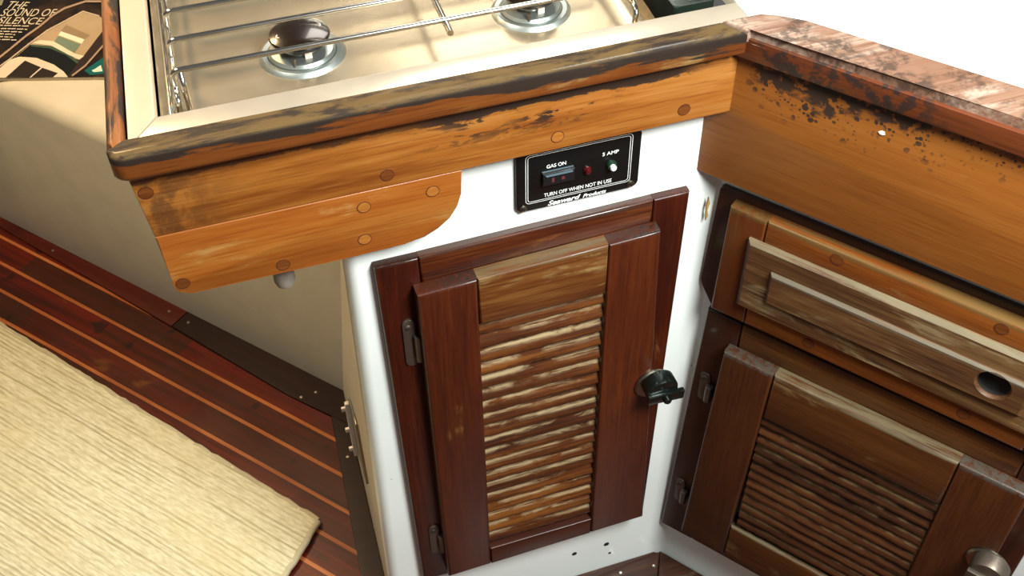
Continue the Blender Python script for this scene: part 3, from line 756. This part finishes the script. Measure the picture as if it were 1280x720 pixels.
prism('bottom_rail', quad((.0980, .1860), (.3048, .1860), (.3048, .1180), (.0962, .1180)), .0105, .0257, W['door_b_h'], FB, sd, bevel=.003)
louvres(FB, sd, .1040, .3046, .192, .411, .0235, 13, W['slats_b'])
prism('backing', rect(.1040, .1865, .3046, .4115), .0108, .0126, W['frame_b'], FB, sd)
hinge(FB, sd, .0270, .3990, .046, .010, PEWTER)
hinge(FB, sd, .0185, .1830, .046, .010, PEWTER)
latch(FB, sd, .3690, .3640, .026, PEWTER, NICKEL, -.05)

# --- drawer above it
dfm = prism('backing_plate', rounded([(.0190, .5215), (.4000, .5215), (.4000, .6870), (.0065, .6870), (.0005, .5520)], [.001, .004, .004, .004, .024]), 0.001, .006, W['frame_b'], FB, bevel=.0015)
tag(dfm, 'dark plate with a rounded lower corner behind the drawer front', 'plate')
dr = empty('drawer', FB, (.21, .535, .006), 'weathered drawer with a raised bleached panel and a finger hole', 'drawer')
prism('front_stile', quad((.0246, .6790), (.0640, .6790), (.0600, .5340), (.0215, .5340)), .0062, .020, W['drawer_v'], FB, dr, bevel=.003)
prism('front_stile', quad((.3500, .6790), (.3930, .6790), (.3930, .5340), (.3500, .5340)), .0062, .020, W['drawer_v'], FB, dr, bevel=.003)
prism('front_top_rail', quad((.0642, .6790), (.3498, .6790), (.3498, .6450), (.0630, .6450)), .0062, .0198, W['drawer'], FB, dr, bevel=.003)
prism('front_bottom_rail', quad((.0610, .5700), (.3498, .5700), (.3498, .5340), (.0602, .5340)), .0062, .0198, W['drawer'], FB, dr, bevel=.003)
bm = bmesh.new()
def holed(bm, x0, z0, x1, z1, hx, hz, r, za, zb, bevel):
    """a slab with a round hole through it"""
    angs = sorted([2*PI*k/40 for k in range(40)] + [math.atan2(cz-hz, cx-hx) % (2*PI) for cx, cz in rect(x0, z0, x1, z1)])
    n = len(angs); out = []
    for a in angs:
        dx, dy = math.cos(a), math.sin(a)
        t = min(((x1-hx)/dx if dx > 0 else (x0-hx)/dx) if abs(dx) > 1e-6 else 9, ((z1-hz)/dy if dy > 0 else (z0-hz)/dy) if abs(dy) > 1e-6 else 9)
        out.append((hx + dx*t, hz + dy*t))
    inn = [(hx + r*math.cos(a), hz + r*math.sin(a)) for a in angs]
    def lay(z, o, i): return [bm.verts.new((*p, z)) for p in o], [bm.verts.new((*p, z)) for p in i]
    sh = [(min(max(p[0], x0+bevel), x1-bevel), min(max(p[1], z0+bevel), z1-bevel)) for p in out]
    i2 = [(hx + (r+.0015)*math.cos(a), hz + (r+.0015)*math.sin(a)) for a in angs]
    oT, iT = lay(zb, sh, i2)
    oM, iM = lay(zb-bevel, out, inn); oB, iB = lay(za, out, inn)
    for k in range(n):
        j = (k+1) % n
        bm.faces.new((oT[k], oT[j], iT[j], iT[k])); bm.faces.new((oM[k], oM[j], oT[j], oT[k])); bm.faces.new((oB[k], oB[j], oM[j], oM[k]))
        bm.faces.new((iT[k], iT[j], iM[j], iM[k])); bm.faces.new((iM[k], iM[j], iB[j], iB[k])); bm.faces.new((oB[j], oB[k], iB[k], iB[j]))
holed(bm, .0500, .5610, .3640, .6530, .303, .6105, .0150, .0200, .0265, .004)
rp = finish(bm, 'raised_panel', W['raised'], FB, dr, angle=40)
bm = bmesh.new()
holed(bm, .0805, .5860, .3340, .6270, .303, .6105, .0150, .0262, .0305, .0025)
finish(bm, 'inner_panel', W['raised_in'], FB, rp, angle=40)
lathe('finger_hole', [(.0149, .0262), (.0149, .0215), (.012, .0205), (0, .0203)], (.303, .6105, 0), HOLE, FB, rp, 28)
for x, z in ((.1365, .6690), (.1310, .5480), (.29, .6690), (.29, .5480)): plug(x, z, .0058, dr, FB, .0198, W['plug_dark'])

# ------------------------------------------------------------------ plastic catch strip on the peninsula side
cs = empty('catch_strip', FC, (-.15, .2, 0), 'white plastic catch strip with three pegs low on the peninsula side', 'catch')
def bx(name, x0, x1, y0, y1, z0, z1, mat, par, b=.0008):
    return prism(name, rect(x0, y0, x1, y1), z0, z1, mat, FP, par, bevel=b)
bx('backplate', -.3795, -.3765, .120, .150, .206, .322, GREY, cs)
bx('strip', -.3850, -.3797, .143, .149, .212, .318, PEG, cs)
for z in (.308, .266, .226): bx('peg', -.3900, -.3850, .144, .148, z-.003, z+.003, PEG, cs)
bx('cover_plate', -.3800, -.3768, .100, .118, .206, .330, NICKEL, cs)

# ------------------------------------------------------------------ magazine on the settee ledge
mg = empty('magazine', FM, (.05, .13, 0), 'boating magazine lying flat on the cream settee ledge beside the stove', 'magazine')
prism('pages', [(-.078, .0015), (.168, -.0065), (.172, .285), (-.078, .285)], 0, .0050, PAPER, FM, mg)
def ink(c, n): return plain('print_' + n, c, .35, vary=.08, coat=.15)
cov = NT('printed_dark_cover'); cc = cov.coords()
cov.set(Base_Color=cov.mix(cov.smooth(cov.noise(cc, 18, 4), .4, .7), lin('#15100b'), lin('#3d2a18')), Roughness=.35)
cv = prism('cover', [(-.0785, .0010), (.1685, -.0070), (.1725, .2855), (-.0785, .2855)], .0050, .0056, cov.m, FM, mg)
art = [
('deck', '#b49a76', [(0.0091, 0.0521), (0.0259, 0.0934), (0.0443, 0.1323), (0.0712, 0.1643), (0.0905, 0.1879), (0.1223, 0.1709), (0.1288, 0.1648), (0.141, 0.1086), (0.1178, 0.0427), (0.0982, 0.0507)]),
('band', '#12130e', [(0.007, 0.0453), (0.0264, 0.0916), (0.0623, 0.0842), (0.0957, 0.0613), (0.1184, 0.0358), (0.1115, -0.004), (0.0898, 0.0203), (0.054, 0.0462), (0.0271, 0.0511)]),
('glow', '#41543f', [(0.0264, 0.0916), (0.0621, 0.085), (0.0955, 0.062), (0.118, 0.0375), (0.1164, 0.0318), (0.094, 0.0561), (0.0619, 0.0779), (0.0288, 0.0861)]),
('hull', '#33241a', [(0.1184, 0.0358), (0.1374, 0.1252), (0.1477, 0.0867), (0.1193, -0.0045), (0.1105, -0.004)]),
('roof', '#dccab0', [(-0.0076, 0.0206), (0.0041, 0.0489), (0.0177, 0.0568), (0.0467, 0.0518), (0.0794, 0.0311), (0.0998, 0.0113), (0.1108, -0.0050), (-0.0012, -0.001)]),
('window', '#2a2014', [(0.0113, -0.0012), (0.0297, 0.0451), (0.0605, 0.0246), (0.0495, -0.0028)]),
('window', '#2a2014', [(0.0519, -0.0028), (0.0633, 0.0228), (0.0922, 0.0067), (0.0868, -0.0040)]),
('hatch', '#98805f', [(0.0711, 0.1474), (0.1193, 0.1134), (0.1126, 0.1001), (0.0671, 0.1288)]),
('blind', '#f0e4c2', [(0.0677, 0.128), (0.1128, 0.1011), (0.1112, 0.0887), (0.066, 0.1164)]),
('glass', '#74836c', [(0.0666, 0.1142), (0.1096, 0.087), (0.1051, 0.0636), (0.0636, 0.0949)]),
('edge', '#e2d3b4', [(0.0394, 0.1034), (0.0627, 0.0985), (0.1057, 0.0607), (0.1234, 0.0528), (0.1178, 0.0427), (0.0965, 0.0577), (0.0618, 0.0861), (0.0285, 0.095)]),
('teal', '#0f5d57', [(0.1329, 0.0112), (0.1562, 0.0475), (0.1675, 0.0006), (0.1456, -0.0022)]),
('bird', '#e8e0d0', [(0.1445, 0.0113), (0.1487, 0.0144), (0.1563, 0.0252), (0.1628, 0.0079), (0.1535, 0.0061), (0.1486, 0.0063)]),
('corner', '#8d8a6c', [(-0.0754, 0.2462), (-0.0571, 0.2452), (-0.0552, 0.2155), (-0.0652, 0.2102)]),
('line', '#a98d72', [(-0.0158, 0.0461), (0.0, 0.0819), (0.0136, 0.1134), (0.0301, 0.1436), (0.0428, 0.1748), (0.058, 0.1966), (0.0885, 0.2164), (0.1201, 0.2146), (0.1187, 0.2209), (0.0865, 0.2227), (0.0552, 0.2024), (0.0396, 0.1799), (0.0269, 0.1485), (0.0104, 0.1182), (-0.0032, 0.0865), (-0.019, 0.0506)]),
('line', '#c9b191', [(-0.0081, 0.0243), (0.0061, 0.0509), (0.0249, 0.092), (0.0452, 0.1306), (0.0721, 0.1626), (0.0911, 0.186), (0.1224, 0.169), (0.1222, 0.1727), (0.09, 0.1899), (0.0703, 0.166), (0.0433, 0.1339), (0.0229, 0.095), (0.0041, 0.0538), (-0.0101, 0.0271)]),
('line', '#a98d72', [(0.1181, -0.004), (0.1331, 0.0231), (0.1499, 0.0813), (0.1471, 0.0848), (0.1304, 0.0266), (0.1155, -0.001)]),
]
bm = bmesh.new(); mats = []; fm = []
for i, (n, c, pts) in enumerate(art):
    vs = [bm.verts.new((p[0], p[1], .0058 + .00004*i)) for p in pts]
    es = [bm.edges.new((vs[k], vs[(k+1) % len(vs)])) for k in range(len(vs))]
    f = bmesh.ops.triangle_fill(bm, edges=es, use_beauty=True)
    for g in f['geom']:
        if isinstance(g, bmesh.types.BMFace): g.material_index = i
    mats.append(ink(c, n))
ph = finish(bm, 'boat_photograph', None, FM, cv, smooth=False)
for m in mats: ph.data.materials.append(m)
LET = plain('cream_print', '#cfc0a2', .5)
lettering('lettering', 'THE', LET, FM, (-.0460, .2053), .0350, .0225, .0062, cv, shear=.12, dirv=(.0347, -.0051))
lettering('lettering', 'SOUND OF', LET, FM, (-.0485, .1806), .0925, .0225, .0062, cv, shear=.12, dirv=(.0907, -.0055))
lettering('lettering', 'SILENCE', LET, FM, (-.0475, .1578), .0760, .0205, .0062, cv, shear=.12, dirv=(.0725, -.0071))
# unreadable small print: rows of short dashes
bm = bmesh.new(); rr = random.Random(5)
for (x0, y0), (x1, y1) in (((-.0600, .1525), (.0135, .1443)), ((-.0600, .1430), (.0097, .1353)), ((-.0600, .1350), (.0058, .1270)), ((-.0600, .1275), (-.0066, .1204)), ((-.0600, .1195), (-.0054, .1124)), ((-.0600, .1110), (.0000, .1038))):
    x = x0
    while x < x1 - .002:
        w = min(rr.uniform(.006, .014), x1 - x); t = (x-x0)/(x1-x0); y = y0 + (y1-y0)*t
        bm.faces.new([bm.verts.new((a, b, .0063)) for a, b in ((x, y), (x+w, y-.0008), (x+w-.0003, y+.0020), (x-.0003, y+.0028))])
        x += w + .0022
finish(bm, 'small_print', LET, FM, cv, smooth=False)

# ------------------------------------------------------------------ light
def area(name, loc, target, size, power, col, spread=None):
    l = bpy.data.lights.new(name, 'AREA'); l.energy = power; l.color = col; l.size = size
    if spread: l.spread = spread
    o = bpy.data.objects.new(name, l); COL.objects.link(o); o.location = loc
    o.rotation_euler = (Vector(target) - Vector(loc)).to_track_quat('-Z', 'Y').to_euler()
    return o
area('hatch_light', (.15, -.78, 1.68), (-.10, -.02, .45), .42, 36, (.95, 1.0, .97))
area('cabin_lamp', (-.78, .80, 1.45), (-.62, .70, .36), .14, 11.0, (1.0, .70, .36))
area('rug_fill_light', (-.98, .15, 2.0), (-.90, .10, 0), .4, 7, (1.0, .98, .88))  # added fill that brightens the rug, stands for no known fitting
area('forward_hatch', (.20, 1.15, 1.95), (-.2, 0, .6), .6, 8, (1.0, .93, .84))
w = bpy.data.worlds.new('World'); scene.world = w; w.use_nodes = True
w.node_tree.nodes['Background'].inputs[0].default_value = (1.0, .96, .90, 1)
w.node_tree.nodes['Background'].inputs[1].default_value = .10

# ------------------------------------------------------------------ camera
pitch, roll, aa = math.radians(45.8), math.radians(1.0), math.radians(17.5)
cp, sp = math.cos(pitch), math.sin(pitch)
F = Vector((math.sin(aa)*cp, math.cos(aa)*cp, -sp)); r = Vector((math.cos(aa), -math.sin(aa), 0)); d = F.cross(r)
R2 = r*math.cos(roll) + d*math.sin(roll); D2 = -r*math.sin(roll) + d*math.cos(roll)
cam = bpy.data.cameras.new('camera'); cam.sensor_width = 36; cam.lens = 36*1400/1280; cam.clip_start = .01
co = bpy.data.objects.new('camera', cam); COL.objects.link(co)
co.matrix_world = frame((-.44492, -.73626, 1.4), R2, -D2, -F)
scene.camera = co
for o in list(bpy.data.objects):
    if '_w' in o: del o['_w']
vs = scene.view_settings
scene.display_settings.display_device = 'sRGB'
vs.view_transform = 'Standard'; vs.look = 'None'; vs.gamma = 1; vs.use_curve_mapping = False; vs.exposure = .35
